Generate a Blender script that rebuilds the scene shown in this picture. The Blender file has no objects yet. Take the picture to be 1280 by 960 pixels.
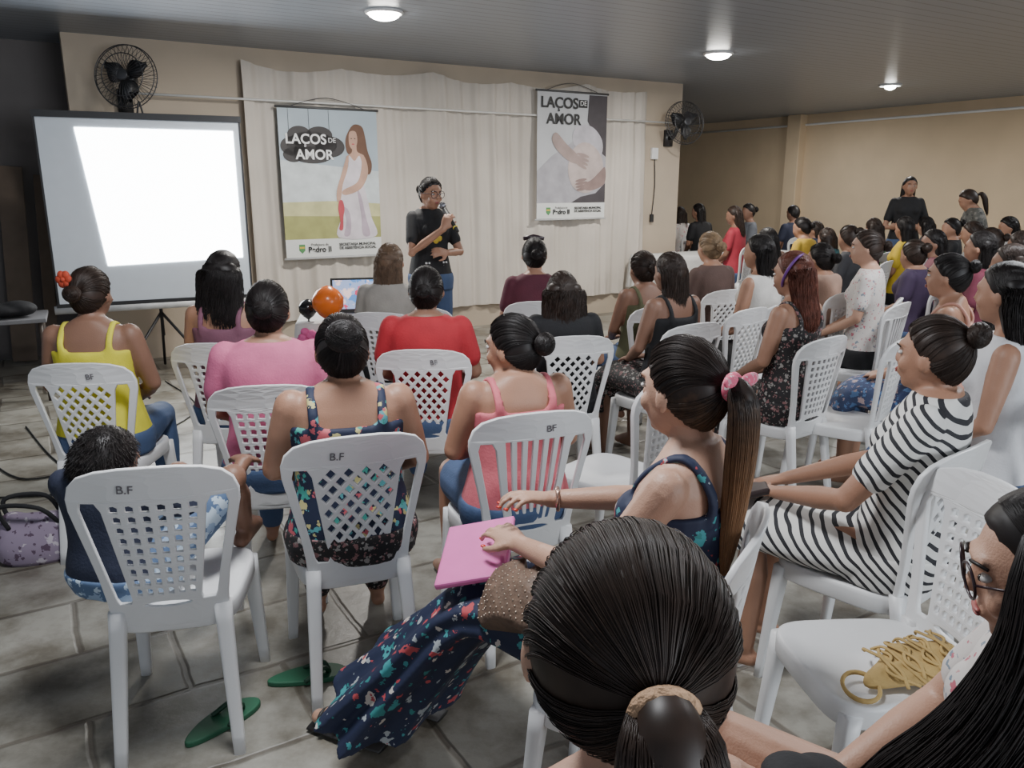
import bpy,bmesh,random
from mathutils import Vector as V, Matrix as MX
from math import *
R=radians; C=bpy.context.scene.collection; rnd=random.Random(7)
TH=R(14);F=1000.;H=1.6
def at(px,py,Y):
    u=(px-640)/F;v=(480-py)/F
    dz=Y*(v*cos(TH)-sin(TH))/(cos(TH)+v*sin(TH))
    return V((u*(Y*cos(TH)-dz*sin(TH)),Y,H+dz))
# ---------------- materials
MT={}
def nt(name):
    m=bpy.data.materials.new(name);m.use_nodes=True
    return m,m.node_tree.nodes,m.node_tree.links,m.node_tree.nodes['Principled BSDF']
def mat(name,c=(.5,.5,.5),r=.6,var=.1,vs=12,bump=0,bs=80,spec=None,emit=0,metal=0):
    if name in MT:return MT[name]
    m,N,L,P=nt(name);P.inputs['Roughness'].default_value=r;P.inputs['Metallic'].default_value=metal
    if spec is not None:P.inputs['Specular IOR Level'].default_value=spec
    tc=N.new('ShaderNodeTexCoord');no=N.new('ShaderNodeTexNoise');no.inputs['Scale'].default_value=vs;L.new(tc.outputs['Object'],no.inputs['Vector'])
    mx=N.new('ShaderNodeMix');mx.data_type='RGBA';L.new(no.outputs['Fac'],mx.inputs[0])
    mx.inputs[6].default_value=[x*(1-var*2) for x in c]+[1];mx.inputs[7].default_value=[min(1,x*(1+var*2)) for x in c]+[1]
    L.new(mx.outputs[2],P.inputs['Base Color'])
    if bump:
        n2=N.new('ShaderNodeTexNoise');n2.inputs['Scale'].default_value=bs;L.new(tc.outputs['Object'],n2.inputs['Vector'])
        b=N.new('ShaderNodeBump');b.inputs['Strength'].default_value=bump;b.inputs['Distance'].default_value=.01;L.new(n2.outputs['Fac'],b.inputs['Height']);L.new(b.outputs[0],P.inputs['Normal'])
    if emit:
        L.new(mx.outputs[2],P.inputs['Emission Color']);P.inputs['Emission Strength'].default_value=emit
    MT[name]=m;return m
def mth(N,L,op,a,b=None,c=None):
    n=N.new('ShaderNodeMath');n.operation=op
    for i,x in enumerate((a,b,c)):
        if x is None:continue
        if isinstance(x,(int,float)):n.inputs[i].default_value=x
        else:L.new(x,n.inputs[i])
    return n.outputs[0]
def mixc(N,L,f,a,b):
    n=N.new('ShaderNodeMix');n.data_type='RGBA'
    for i,x in ((0,f),(6,a),(7,b)):
        if isinstance(x,tuple):n.inputs[i].default_value=list(x)+[1]
        elif isinstance(x,(int,float)):n.inputs[i].default_value=x
        else:L.new(x,n.inputs[i])
    return n.outputs[2]
def floral(name,base,cols,sc=16,thr=.3,r=.7):
    if name in MT:return MT[name]
    m,N,L,P=nt(name);P.inputs['Roughness'].default_value=r
    tc=N.new('ShaderNodeTexCoord').outputs['Object'];out=base
    for k,(s,t) in enumerate(((sc,thr),(sc*1.9,thr*.85))):
        nz=N.new('ShaderNodeTexNoise');nz.inputs['Scale'].default_value=s*3;L.new(tc,nz.inputs['Vector'])
        vo=N.new('ShaderNodeTexVoronoi');vo.inputs['Scale'].default_value=s;L.new(tc,vo.inputs['Vector'])
        d=mth(N,L,'ADD',vo.outputs['Distance'],mth(N,L,'MULTIPLY',mth(N,L,'SUBTRACT',nz.outputs['Fac'],.5),.9))
        rp=N.new('ShaderNodeValToRGB');rp.color_ramp.interpolation='CONSTANT'
        sp=N.new('ShaderNodeSeparateColor');L.new(vo.outputs['Color'],sp.inputs[0]);L.new(sp.outputs[k],rp.inputs[0])
        e=rp.color_ramp.elements;e[0].color=cols[0]+(1,);e[0].position=0;e[1].position=1/len(cols);e[1].color=cols[1]+(1,)
        for i in range(2,len(cols)):
            q=e.new(i/len(cols));q.color=cols[i]+(1,)
        out=mixc(N,L,mth(N,L,'LESS_THAN',d,t),out,rp.outputs[0])
    L.new(out,P.inputs['Base Color']);MT[name]=m;return m
def stripes(name,a,b,freq=24,w=.35,ky=-.95):
    m,N,L,P=nt(name);P.inputs['Roughness'].default_value=.75
    tc=N.new('ShaderNodeTexCoord').outputs['Object'];sp=N.new('ShaderNodeSeparateXYZ');L.new(tc,sp.inputs[0])
    nz=N.new('ShaderNodeTexNoise');nz.inputs['Scale'].default_value=6;L.new(tc,nz.inputs['Vector'])
    s=mth(N,L,'ADD',sp.outputs[2],mth(N,L,'MULTIPLY',sp.outputs[1],ky));s=mth(N,L,'ADD',s,mth(N,L,'MULTIPLY',nz.outputs['Fac'],.06))
    f=mth(N,L,'FRACT',mth(N,L,'MULTIPLY',s,freq));L.new(mixc(N,L,mth(N,L,'LESS_THAN',f,w),a,b),P.inputs['Base Color'])
    MT[name]=m;return m
# ---------------- mesh builder
def num(x,n):return [x]*n if isinstance(x,(int,float)) else list(x)
def cr(ps,n):
    ps=[V(p) for p in ps];o=[];m=len(ps)-1
    for i in range(m):
        a,b,c,d=ps[max(i-1,0)],ps[i],ps[i+1],ps[min(i+2,m)]
        for j in range(n):
            t=j/n;o.append(.5*((2*b)+(c-a)*t+(2*a-5*b+4*c-d)*t*t+(3*b-a-3*c+d)*t**3))
    o.append(ps[-1]);return o
def lerp(xs,t):
    f=t*(len(xs)-1);i=min(int(f),len(xs)-2);return xs[i]+(xs[i+1]-xs[i])*(f-i)
class B:
    def __init__(s):s.v=[];s.f=[]
    def add(s,vs,fs):
        n=len(s.v);s.v.extend(V(p) for p in vs);s.f.extend([tuple(i+n for i in f) for f in fs]);return s
    def loft(s,rs,cap=1,close=1):
        n=len(rs[0]);fs=[]
        for i in range(len(rs)-1):
            for j in range(n if close else n-1):
                k=(j+1)%n;fs.append((i*n+j,i*n+k,(i+1)*n+k,(i+1)*n+j))
        if cap:fs+=[tuple(range(n))[::-1],tuple((len(rs)-1)*n+j for j in range(n))]
        return s.add([p for r in rs for p in r],fs)
    def tube(s,ps,ra,n=10,side=None,rb=None,cap=1,closed=0):
        ps=[V(p) for p in ps];m=len(ps)-1;ra=num(ra,m+1);rb=ra if rb is None else num(rb,m+1);prev=None;rs=[]
        for i,p in enumerate(ps):
            t=(ps[min(i+1,m)]-ps[max(i-1,0)]).normalized()
            if side is not None:a=V(side)
            else:a=t.orthogonal() if prev is None else prev
            a=(a-t*a.dot(t));a=a.normalized() if a.length>1e-5 else t.orthogonal().normalized()
            prev=a;b=t.cross(a)
            rs.append([p+a*(ra[i]*cos(tau*j/n))+b*(rb[i]*sin(tau*j/n)) for j in range(n)])
        return s.loft(rs,cap)
    def limb(s,ps,rs,n=12):
        s.tube(ps,rs,n)
        for p,r in zip(ps,rs):s.ell(p,(r*.98,)*3,10,7)
        return s
    def ell(s,c,r,n=14,m=9,M=None):
        rs=[]
        for i in range(m+1):
            a=pi*(.02+.96*i/m)
            ring=[V((r[0]*sin(a)*cos(tau*j/n),r[1]*sin(a)*sin(tau*j/n),r[2]*cos(a))) for j in range(n)]
            rs.append([(M@p if M else p)+V(c) for p in ring])
        return s.loft(rs)
    def box(s,c,d,M=None):
        x,y,z=[q/2 for q in d];P=[V((i*x,j*y,k*z)) for i in(-1,1) for j in(-1,1) for k in(-1,1)]
        return s.add([(M@p if M else p)+V(c) for p in P],[(0,1,3,2),(4,6,7,5),(0,4,5,1),(2,3,7,6),(0,2,6,4),(1,5,7,3)])
    def torus(s,c,nrm,Rr,r,n=24,m=8,e=1):
        nrm=V(nrm).normalized();a=nrm.orthogonal().normalized();b=nrm.cross(a);c=V(c);vs=[];fs=[]
        for i in range(n):
            d=a*cos(tau*i/n)+b*sin(tau*i/n)*e
            for j in range(m):vs.append(c+d*(Rr+r*cos(tau*j/m))+nrm*(r*sin(tau*j/m)))
        for i in range(n):
            for j in range(m):fs.append((i*m+j,((i+1)%n)*m+j,((i+1)%n)*m+(j+1)%m,i*m+(j+1)%m))
        return s.add(vs,fs)
    def prism(s,pts,z0,z1):
        return s.loft([[V((x,y,z0)) for x,y in pts],[V((x,y,z1)) for x,y in pts]])
    def xf(s,M):s.v=[M@p for p in s.v];return s
    def build(s,name,m,par=None,vox=0,sm=4,flat=0,bev=0):
        me=bpy.data.meshes.new(name);me.from_pydata(s.v,[],s.f);me.materials.append(m)
        if not flat:me.shade_smooth()
        o=bpy.data.objects.new(name,me);C.objects.link(o);o.parent=par
        if vox:
            q=o.modifiers.new('r','REMESH');q.mode='VOXEL';q.voxel_size=vox;q.use_smooth_shade=True
            q=o.modifiers.new('s','SMOOTH');q.factor=.5;q.iterations=sm
        if bev:
            q=o.modifiers.new('b','BEVEL');q.width=bev;q.segments=2
        return o
def tag(o,label,cat,group=None,kind=None):
    if label:o['label']=label
    if cat:o['category']=cat
    if group:o['group']=group
    if kind:o['kind']=kind
    return o
def empty(name,loc,rz,label,cat,group=None):
    o=bpy.data.objects.new(name,None);C.objects.link(o);o.location=loc;o.rotation_euler=(0,0,rz);o.empty_display_size=.1
    return tag(o,label,cat,group)
def st(o):o['kind']='structure';return o
def lettering(s,size,m,par,M,name='lettering',off=0,align='CENTER'):
    c=bpy.data.curves.new(name,'FONT');c.body=s;c.size=size;c.extrude=.0006;c.offset=off;c.align_x=align;c.align_y='CENTER'
    t=bpy.data.objects.new('t',c);C.objects.link(t);dg=bpy.context.evaluated_depsgraph_get();dg.update()
    me=bpy.data.meshes.new_from_object(t.evaluated_get(dg));bpy.data.objects.remove(t);me.materials.clear();me.materials.append(m)
    o=bpy.data.objects.new(name,me);C.objects.link(o);o.parent=par;o.matrix_local=M;return o
# ---------------- setting
A31=R(31);E1=V((cos(A31),sin(A31),0));NB=V((sin(A31),-cos(A31),0));P0=V((-3.78,7.2,0));CH=2.84
WM=MX(((E1.x,0,NB.x,P0.x),(E1.y,0,NB.y,P0.y),(0,1,0,0),(0,0,0,1)))
def wall(name,p,q,th,m,z0=0,z1=CH):
    p=V(p);q=V(q);d=q-p;M=MX.Rotation(atan2(d.y,d.x),3,'Z')
    return st(B().box((p+q)/2+V((0,0,(z0+z1)/2)),(d.length,th,z1-z0),M).build(name,m,flat=1))
mw=mat('stage_wall_paint',(.47,.39,.30),.7,.05,3,.06,30)
mr=mat('warm_wall_paint',(.60,.46,.30),.7,.06,2,.06,30)
md=mat('painted_shade_wall',(.15,.135,.13),.8,.15,2)  # brownish wall, its colour darkened to stand for the shade in the passage
wall('wall_back',P0-NB*.08,P0+E1*6.95-NB*.08,.15,mw)
RW=V((7.4,12.2,0));RD=V((-.515,.857,0))
wall('wall_right',RW-RD*11,RW+RD*9.2,.15,mr)
wall('wall_far',RW+RD*9.2,RW+RD*9.2-E1*9,.15,mr)
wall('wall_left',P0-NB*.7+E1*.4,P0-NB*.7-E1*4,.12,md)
pc=RW+RD*3.9-E1*.14
st(B().box((pc.x,pc.y,CH/2),(.22,.3,CH),MX.Rotation(A31,3,'Z')).build('wall_pillar',mr,flat=1,bev=.01))
def floor_mat():
    m,N,L,P=nt('stone_slab_floor');tc=N.new('ShaderNodeTexCoord').outputs['Object']
    mp=N.new('ShaderNodeMapping');mp.inputs['Rotation'].default_value=(0,0,-A31);L.new(tc,mp.inputs[0])
    nz=N.new('ShaderNodeTexNoise');nz.inputs['Scale'].default_value=4;L.new(mp.outputs[0],nz.inputs['Vector'])
    vm=N.new('ShaderNodeVectorMath');vm.operation='MULTIPLY_ADD';vm.inputs[1].default_value=(.03,.03,0);L.new(nz.outputs['Color'],vm.inputs[0]);L.new(mp.outputs[0],vm.inputs[2])
    br=N.new('ShaderNodeTexBrick');L.new(vm.outputs[0],br.inputs['Vector']);br.inputs['Scale'].default_value=1
    br.inputs['Brick Width'].default_value=.60;br.inputs['Row Height'].default_value=.42;br.inputs['Mortar Size'].default_value=.016;br.inputs['Mortar Smooth'].default_value=.7
    br.inputs['Color1'].default_value=(.36,.345,.30,1);br.inputs['Color2'].default_value=(.24,.23,.20,1);br.inputs['Mortar'].default_value=(.18,.162,.135,1)
    n2=N.new('ShaderNodeTexNoise');n2.inputs['Scale'].default_value=3.5;n2.inputs['Detail'].default_value=9;n2.inputs['Roughness'].default_value=.65;L.new(tc,n2.inputs['Vector'])
    rp=N.new('ShaderNodeValToRGB');rp.color_ramp.elements[0].position=.38;rp.color_ramp.elements[0].color=(.47,.44,.40,1);rp.color_ramp.elements[1].position=.6;rp.color_ramp.elements[1].color=(1.0,1,1,1);L.new(n2.outputs['Fac'],rp.inputs[0])
    mu=N.new('ShaderNodeMix');mu.data_type='RGBA';mu.blend_type='MULTIPLY';mu.inputs[0].default_value=1;L.new(br.outputs['Color'],mu.inputs[6]);L.new(rp.outputs[0],mu.inputs[7]);L.new(mu.outputs[2],P.inputs['Base Color'])
    L.new(mth(N,L,'MULTIPLY_ADD',n2.outputs['Fac'],.5,.12),P.inputs['Roughness'])
    b=N.new('ShaderNodeBump');b.inputs['Strength'].default_value=.4;b.inputs['Distance'].default_value=.01;L.new(mth(N,L,'SUBTRACT',n2.outputs['Fac'],br.outputs['Fac']),b.inputs['Height']);L.new(b.outputs[0],P.inputs['Normal']);return m
def ceil_mat():
    m,N,L,P=nt('pvc_plank_ceiling');tc=N.new('ShaderNodeTexCoord').outputs['Object'];P.inputs['Roughness'].default_value=.35
    sp=N.new('ShaderNodeSeparateXYZ');L.new(tc,sp.inputs[0])
    s=mth(N,L,'ADD',mth(N,L,'MULTIPLY',sp.outputs[0],-sin(A31)),mth(N,L,'MULTIPLY',sp.outputs[1],cos(A31)))
    f=mth(N,L,'FRACT',mth(N,L,'MULTIPLY',s,8));g=mth(N,L,'LESS_THAN',f,.12)
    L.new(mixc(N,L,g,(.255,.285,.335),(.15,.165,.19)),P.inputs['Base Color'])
    b=N.new('ShaderNodeBump');b.inputs['Distance'].default_value=.004;b.invert=True;L.new(g,b.inputs['Height']);L.new(b.outputs[0],P.inputs['Normal']);return m
st(B().box((2,11,-.05),(30,30,.1)).build('floor',floor_mat(),flat=1))
st(B().box((2,10.8,CH+.05),(26,25,.1)).build('ceiling',ceil_mat(),flat=1))
# ---------------- ceiling lamps
bulb=mat('lamp_glow',(1,.97,.9),.5,0,emit=40);wh=mat('white_enamel',(.75,.75,.75),.4,.02)
def area(x,y,z,e,size,c=(1,.96,.90)):
    la=bpy.data.lights.new('lamp','AREA');la.shape='DISK';la.size=size;la.energy=e;la.color=c;lo=bpy.data.objects.new('lamp',la);C.objects.link(lo);lo.location=(x,y,z);return lo
for i,(px,py,e,l) in enumerate(((480,14,88,'round recessed ceiling lamp above the left banner'),(898,66,88,'round recessed ceiling lamp above the right wall fan'),(1113,106,55,'small round ceiling lamp deepest in the room'))):
    v=(480-py)/F;Y=(CH-H)*(cos(TH)+v*sin(TH))/(v*cos(TH)-sin(TH));p=at(px,py,Y)
    r=empty('ceiling_light',(p.x,p.y,CH),0,l,'ceiling light','recessed lamps in the plank ceiling')
    B().torus((0,0,-.008),(0,0,1),.13,.014).build('rim',wh,r)
    B().ell((0,0,-.02),(.115 if i<2 else .07,.115 if i<2 else .07,.045),20,8).build('lamp_bulb',bulb,r)
    area(p.x,p.y,CH-.08,e,.25)
for x,y,e in ((-.5,2.0,75),(3.2,4.2,88),(7,8.5,62),(4.2,13.5,50)):area(x,y,CH-.06,e,.6,(.95,.97,1))
la=bpy.data.lights.new('daylight','AREA');la.shape='RECTANGLE';la.size=5;la.size_y=2.2;la.energy=360;la.color=(.88,.94,1);lo=bpy.data.objects.new('daylight',la);C.objects.link(lo);lo.location=(6,-3.2,1.7);lo.rotation_euler=(R(88),0,R(48))
w=bpy.data.worlds.new('World');bpy.context.scene.world=w;w.use_nodes=True
w.node_tree.nodes['Background'].inputs[0].default_value=(.78,.87,1,1);w.node_tree.nodes['Background'].inputs[1].default_value=.58
# ---------------- wall dressing
def onwall(b,name,m,t,z,off,par=None,**k):
    o=b.build(name,m,par,**k);o.matrix_world=WM@MX.Translation((t,z,off));return o
cm=mat('sheer_beige_curtain',(.565,.515,.455),.8,.14,1.3,.5,5)
vs=[];nx=520;nz=20
for j in range(nz+1):
    for i in range(nx+1):
        s=i/nx;a=j/nz;sag=.055*sin(pi*((s*5)%1))+.02*sin(s*13);x=4.91*s;z=.25+(2.72-sag-.25)*a
        w_=.019*sin(s*150+sin(a*3+s*9)*1.4)*(.25+.75*sin(s*7+1)**2)+.022*sin(s*47+a*1.5)+.010*sin(a*9+s*30)*(a>.75)+.006*sin(s*310+a*2)
        vs.append((x,z,.052+w_))
fs=[(j*(nx+1)+i,j*(nx+1)+i+1,(j+1)*(nx+1)+i+1,(j+1)*(nx+1)+i) for j in range(nz) for i in range(nx)]
tag(onwall(B().add(vs,fs),'curtain',cm,1.44,0,0),'long sheer beige curtain draped along the wall behind the banners','curtain')
pv=mat('white_pvc',(.72,.71,.68),.5,.03)
tag(onwall(B().tube([(0,0,0),(2,0,0),(6.4,-.02,0)],.011,8),'wall_conduit',pv,.45,2.37,.112),'thin white conduit crossing the curtained stage wall','conduit')
q=RW-E1*.1
tag(B().tube([q-RD*3+V((0,0,2.68)),q+RD*3.7+V((0,0,2.66)),q+RD*8+V((0,0,2.66))],.02,8).build('wall_conduit',pv),'white conduit running along top of the warm right wall','conduit')
def flat(par,name,m,pts,z):
    return B().prism(pts,z,z+.0012).build(name,m,par,flat=1)
def oval(cx,cy,a,b,n=28,rot=0):return [(cx+a*cos(tau*i/n)*cos(rot)-b*sin(tau*i/n)*sin(rot),cy+a*cos(tau*i/n)*sin(rot)+b*sin(tau*i/n)*cos(rot)) for i in range(n)]
def blob(ps,k=5):
    ps=[V((x,y,0)) for x,y in ps];n=len(ps);o=[]
    for i in range(n):
        a,b,c,d=ps[i-1],ps[i],ps[(i+1)%n],ps[(i+2)%n]
        for j in range(k):
            t=j/k;p=.5*((2*b)+(c-a)*t+(2*a-5*b+4*c-d)*t*t+(3*b-a-3*c+d)*t**3);o.append((p.x,p.y))
    return o
ink=mat('black_ink',(.02,.02,.02),.6,.02);wt=mat('white_ink',(.85,.85,.85),.6,.02)
def T(x,y,z=.0125):return MX.Translation((x,y,z))
def title(r,x,y,s,m,off=.003):
    o=lettering('LAÇOS',s,m,r,T(x,y),off=off)
    cx=x-.09*s;y0=y-.36*s
    B().tube(cr([(cx,y0+.03*s,.0132),(cx+.01*s,y0-.04*s,.0132),(cx+.07*s,y0-.09*s,.0132),(cx+.02*s,y0-.16*s,.0132),(cx-.07*s,y0-.14*s,.0132)],4),.03*s,6,side=(0,0,1)).build('cedilla',m,o.parent)
def banner(t,z,w,h,label,kind):
    r=empty('banner',(0,0,0),0,label,'banner','hanging vinyl banners');r.matrix_world=WM@MX.Translation((t,z,.135))
    base=mat('banner_sky',(.42,.50,.56),.5,.2,1.5) if kind else mat('banner_grey',(.47,.48,.50),.5,.1,2)
    flat(r,'sheet',base,[(0,0),(w,0),(w,h),(0,h)],0)
    dk=mat('dark_rod',(.08,.08,.08),.5)
    B().tube([(-.02,h,.0),(w+.02,h,.0)],.012,8).build('top_rod',dk,r);B().tube([(-.02,0,.0),(w+.02,0,.0)],.01,8).build('bottom_rod',mat('pale_rod',(.5,.5,.5),.5),r)
    B().tube(cr([(.1,h,.0),(w*.5,h+.1,-.03),(w-.1,h,.0)],6),.004,6).build('hanging_cord',dk,r)
    foot=mat('banner_footer',(.70,.71,.69),.5,.03);flat(r,'footer',foot,[(0,.012),(w,.012),(w,.19),(0,.19)],.003)
    f=lambda n,c:mat(n,c,.6,.16,7)
    B().prism([(.13,.14),(.19,.14),(.19,.08),(.16,.05),(.13,.08)],.005,.0065).build('crest',f('crest_green',(.08,.25,.09)),r,flat=1)
    flat(r,'crest_band',f('crest_gold',(.6,.42,.06)),[(.135,.1),(.185,.1),(.185,.118),(.135,.118)],.0068)
    lettering('Prefeitura de',.034,ink,r,T(.34,.135));lettering('Pedro II',.075,ink,r,T(.34,.085),off=.002)
    lettering('SECRETARIA MUNICIPAL\nDE ASSISTÊNCIA SOCIAL',.036,ink,r,T(.72*w+.02,.11),off=.001)
    if kind:
        flat(r,'sky_glow',f('sky_glow',(.60,.65,.66)),[(0,.45),(w,.45),(w,.85),(0,.95)],.0022)
        flat(r,'meadow',f('meadow',(.36,.36,.13)),[(.0,.19),(w,.19),(w,.46),(.5,.5),(0,.48)],.003)
        flat(r,'meadow_light',f('meadow_light',(.56,.54,.28)),[(.0,.42),(w,.40),(w,.53),(.5,.56),(0,.55)],.0045)
        cl=B()
        for x,y,a,b_ in ((.32,1.10,.25,.12),(.13,1.08,.12,.09),(.5,1.08,.15,.1),(.2,1.18,.12,.09),(.4,1.19,.13,.08),(.32,1.0,.2,.08),(.13,1.0,.1,.07)):cl.prism(oval(x,y,a,b_),.005,.0062)
        cl.build('cloud',f('cloud_charcoal',(.05,.045,.045)),r,flat=1)
        for x,z_ in ((.1,1.25),(.3,1.3),(.5,1.25)):B().tube([(x,z_-.08,.004),(x,h,.004)],.002,5).build('cloud_string',dk,r)
        title(r,.26,1.145,.13,wt);lettering('DE',.065,wt,r,T(.52,1.14));lettering('AMOR',.13,wt,r,T(.34,1.0),off=.003)
        hb=f('print_hair',(.15,.075,.045));sk=f('print_skin',(.52,.32,.235));dr=f('print_white',(.66,.60,.64));pk=f('print_red',(.5,.07,.09));mv=f('print_mauve',(.46,.37,.44))
        flat(r,'printed_hair',hb,blob([(.70,1.24),(.76,1.30),(.84,1.28),(.87,1.18),(.89,1.05),(.93,.92),(.90,.82),(.82,.86),(.78,1.0),(.68,1.02),(.66,1.14)]),.0045)
        flat(r,'printed_face',sk,blob([(.71,1.23),(.77,1.23),(.785,1.15),(.765,1.08),(.735,1.06),(.705,1.09),(.695,1.16)]),.0062)
        for x_ in (.722,.758):flat(r,'printed_eye',ink,oval(x_,1.165,.008,.005,10),.0074)
        flat(r,'printed_lips',pk,oval(.738,1.112,.015,.006,12),.0074)
        flat(r,'printed_neck',sk,blob([(.73,1.1),(.77,1.1),(.78,1.04),(.85,1.0),(.82,.94),(.68,.94),(.66,.99),(.72,1.03)]),.0060)
        flat(r,'printed_dress',dr,blob([(.69,1.0),(.745,.95),(.80,1.0),(.83,.88),(.82,.78),(.86,.6),(.9,.4),(.94,.2),(.54,.2),(.59,.42),(.57,.52),(.545,.62),(.565,.72),(.63,.82),(.68,.9)]),.0076)
        flat(r,'printed_fold',mv,blob([(.76,.66),(.80,.6),(.84,.4),(.88,.22),(.80,.22),(.79,.42)]),.0088)
        flat(r,'printed_fold',mv,blob([(.60,.50),(.66,.46),(.68,.34),(.66,.22),(.60,.22),(.63,.36)]),.0088)
        flat(r,'printed_arm',sk,blob([(.83,1.0),(.87,.95),(.88,.82),(.80,.68),(.66,.62),(.60,.63),(.62,.67),(.76,.74),(.81,.86)]),.0100)
        flat(r,'printed_arm',sk,blob([(.68,.98),(.655,.97),(.60,.82),(.545,.66),(.545,.56),(.58,.57),(.61,.72),(.665,.86)]),.0100)
        flat(r,'printed_ribbon',pk,blob([(.60,.56),(.565,.56),(.55,.48),(.565,.36),(.55,.28),(.59,.28),(.60,.40),(.615,.48)]),.0112)
    else:
        sk=f('print_skin_two',(.33,.25,.23));sk3=f('print_skin_dark',(.25,.175,.16));dk2=f('print_dark',(.06,.052,.058));lt=f('print_linen',(.36,.35,.38));pl_=f('print_skin_pale',(.47,.39,.37))
        flat(r,'printed_linen',lt,[(.0,.19),(w,.19),(w,.95),(.7,1.02),(.45,.86),(.2,.72),(0,.55)],.003)
        flat(r,'printed_dark_cloth',dk2,[(.72,h-.02),(w,h-.02),(w,.72),(.86,.80),(.78,1.0),(.70,1.12)],.0042)
        flat(r,'printed_dark_cloth',dk2,[(.48,.19),(w,.19),(w,.42),(.84,.30),(.62,.26)],.0042)
        flat(r,'printed_top',f('print_shirt',(.46,.44,.48)),blob([(.50,1.0),(.64,1.08),(.80,1.04),(.92,.90),(.90,.74),(.70,.82),(.52,.84)]),.0054)
        flat(r,'printed_belly',pl_,blob([(.44,.66),(.50,.80),(.64,.88),(.80,.84),(.92,.70),(.94,.52),(.84,.36),(.68,.30),(.52,.36),(.44,.50)]),.0066)
        flat(r,'printed_arm',sk,blob([(.20,.92),(.26,.98),(.40,.86),(.56,.74),(.60,.66),(.52,.64),(.38,.70),(.24,.82)]),.0078)
        flat(r,'printed_arm',sk3,blob([(w-.01,.60),(w-.01,.42),(.82,.34),(.68,.34),(.66,.40),(.78,.46),(.88,.54)]),.0078)
        for k in range(4):
            flat(r,'printed_finger',sk,oval(.64-.006*k,.735-.040*k,.10-.008*abs(k-1),.020,rot=-.22-.08*k),.0092)
            flat(r,'printed_finger',sk3,oval(.62+.004*k,.45-.034*k,.09-.006*abs(k-1),.017,rot=.15),.0092)
        title(r,.30,h-.13,.165,ink,.004);lettering('DE',.075,wt,r,T(.63,h-.12));B().prism([(.57,h-.165),(.69,h-.165),(.69,h-.08),(.57,h-.08)],.0095,.0105).build('title_box',ink,r,flat=1);lettering('AMOR',.165,ink,r,T(.36,h-.305),off=.004)
banner(1.73,.88,1.0,1.44,'left hanging banner with dark cloud lettering and pregnant figure in white dress',1)
banner(4.66,1.2,.98,1.43,'right hanging banner with black lettering over photo of cradled bare belly',0)
def fan(t,z,label,yaw):
    r=empty('wall_fan',(0,0,0),0,label,'fan','black wall fans');r.matrix_world=WM@MX.Translation((t,z,.0))
    bk=mat('black_plastic',(.02,.02,.022),.4);wr=mat('dark_wire',(.08,.08,.085),.35,metal=.5)
    Rm=MX.Translation((0,.12,.30))@MX.Rotation(yaw,4,'Y')@MX.Rotation(R(-8),4,'X')@MX.Scale(.87,4)
    B().box((0,-.05,.02),(.12,.2,.04)).tube([(0,-.05,.03),(0,-.04,.12),(0,.06,.18)],.025,10).build('wall_bracket',bk,r)
    b=B()
    for k in range(40):
        a=tau*k/40;u=V((cos(a),sin(a),0))
        b.tube([u*.05+V((0,0,.1)),u*.18+V((0,0,.095)),u*.29+V((0,0,.04)),u*.3,u*.28+V((0,0,-.06)),u*.08+V((0,0,-.09))],.0024,4)
    for rr,zz in ((.3,0),(.29,.045),(.2,.09),(.05,.1)):b.torus((0,0,zz),(0,0,1),rr,.005,40,5)
    b.ell((0,0,.1),(.05,.05,.008)).xf(Rm).build('cage',wr,r)
    B().tube([(0,0,-.14),(0,0,-.03),(0,0,0)],[.05,.075,.05],16).xf(Rm).build('motor',bk,r)
    for k in range(3):
        a=tau*k/3+.5;rs=[]
        for i in range(7):
            q=.03+.21*i/6;wd=.035+.085*sin(pi*min(1,i/6+.12));rs.append([V((q,-wd*.6,.02)),V((q,0,.03)),V((q,wd,-.01)),V((q,0,.026))])
        B().loft(rs).xf(Rm@MX.Rotation(a,4,'Z')).build('blade',bk,r)
    B().ell((0,0,.03),(.04,.04,.03)).xf(Rm).build('hub',bk,r)
fan(.44,2.36,'black caged wall fan above the projection screen',R(-32));fan(6.72,2.22,'black caged wall fan at right end of curtained wall',R(-12))
o=empty('wall_switch_box',(0,0,0),0,'small white switch box with hanging cable right of the right banner','switch box');o.matrix_world=WM@MX.Translation((6.5,1.98,.02))
B().box((0,0,0),(.1,.14,.04)).build('box_body',wh,o,flat=1,bev=.006);B().tube(cr([(0,-.07,.01),(.02,-.4,.01),(-.01,-.75,.01)],5),.006,6).build('cable',ink,o);B().box((-.01,-.8,.01),(.05,.1,.03)).build('plug',ink,o,flat=1,bev=.005)
# ---------------- projection screen
r=empty('projection_screen',(-2.95,6.68,0),R(25.5),'white tripod projection screen showing a blank bright rectangle','projection screen')
bk=mat('screen_black',(.015,.015,.017),.5)
B().box((0,0,1.39),(1.5,.004,1.49)).build('screen_fabric',mat('screen_white',(.58,.63,.69),.9,.02),r,flat=1)
b=B().box((0,-.003,2.125),(1.52,.02,.05));b.box((0,-.003,.655),(1.52,.01,.03));b.box((-.745,-.003,1.39),(.014,.006,1.49));b.box((.745,-.003,1.39),(.014,.006,1.49));b.build('border',bk,r,flat=1)
B().add([(-.48,-.006,2.03),(.69,-.006,2.03),(.69,-.006,.99),(-.36,-.006,.96)],[(0,1,2,3)]).build('projected_image',mat('projected_light',(.97,1,1),.9,0,emit=14),r,flat=1)
B().tube([(-.78,.02,.62),(.78,.02,.62)],.035,12).build('screen_case',mat('case_white',(.6,.6,.6),.4),r)
B().tube([(0,.06,.35),(0,.06,2.15)],.014,10).build('pole',bk,r)
for a in (90,210,330):B().tube([(0,.06,.55),(.45*cos(R(a)),.06+.45*sin(R(a)),.012)],.012,8).build('leg',bk,r)
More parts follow.
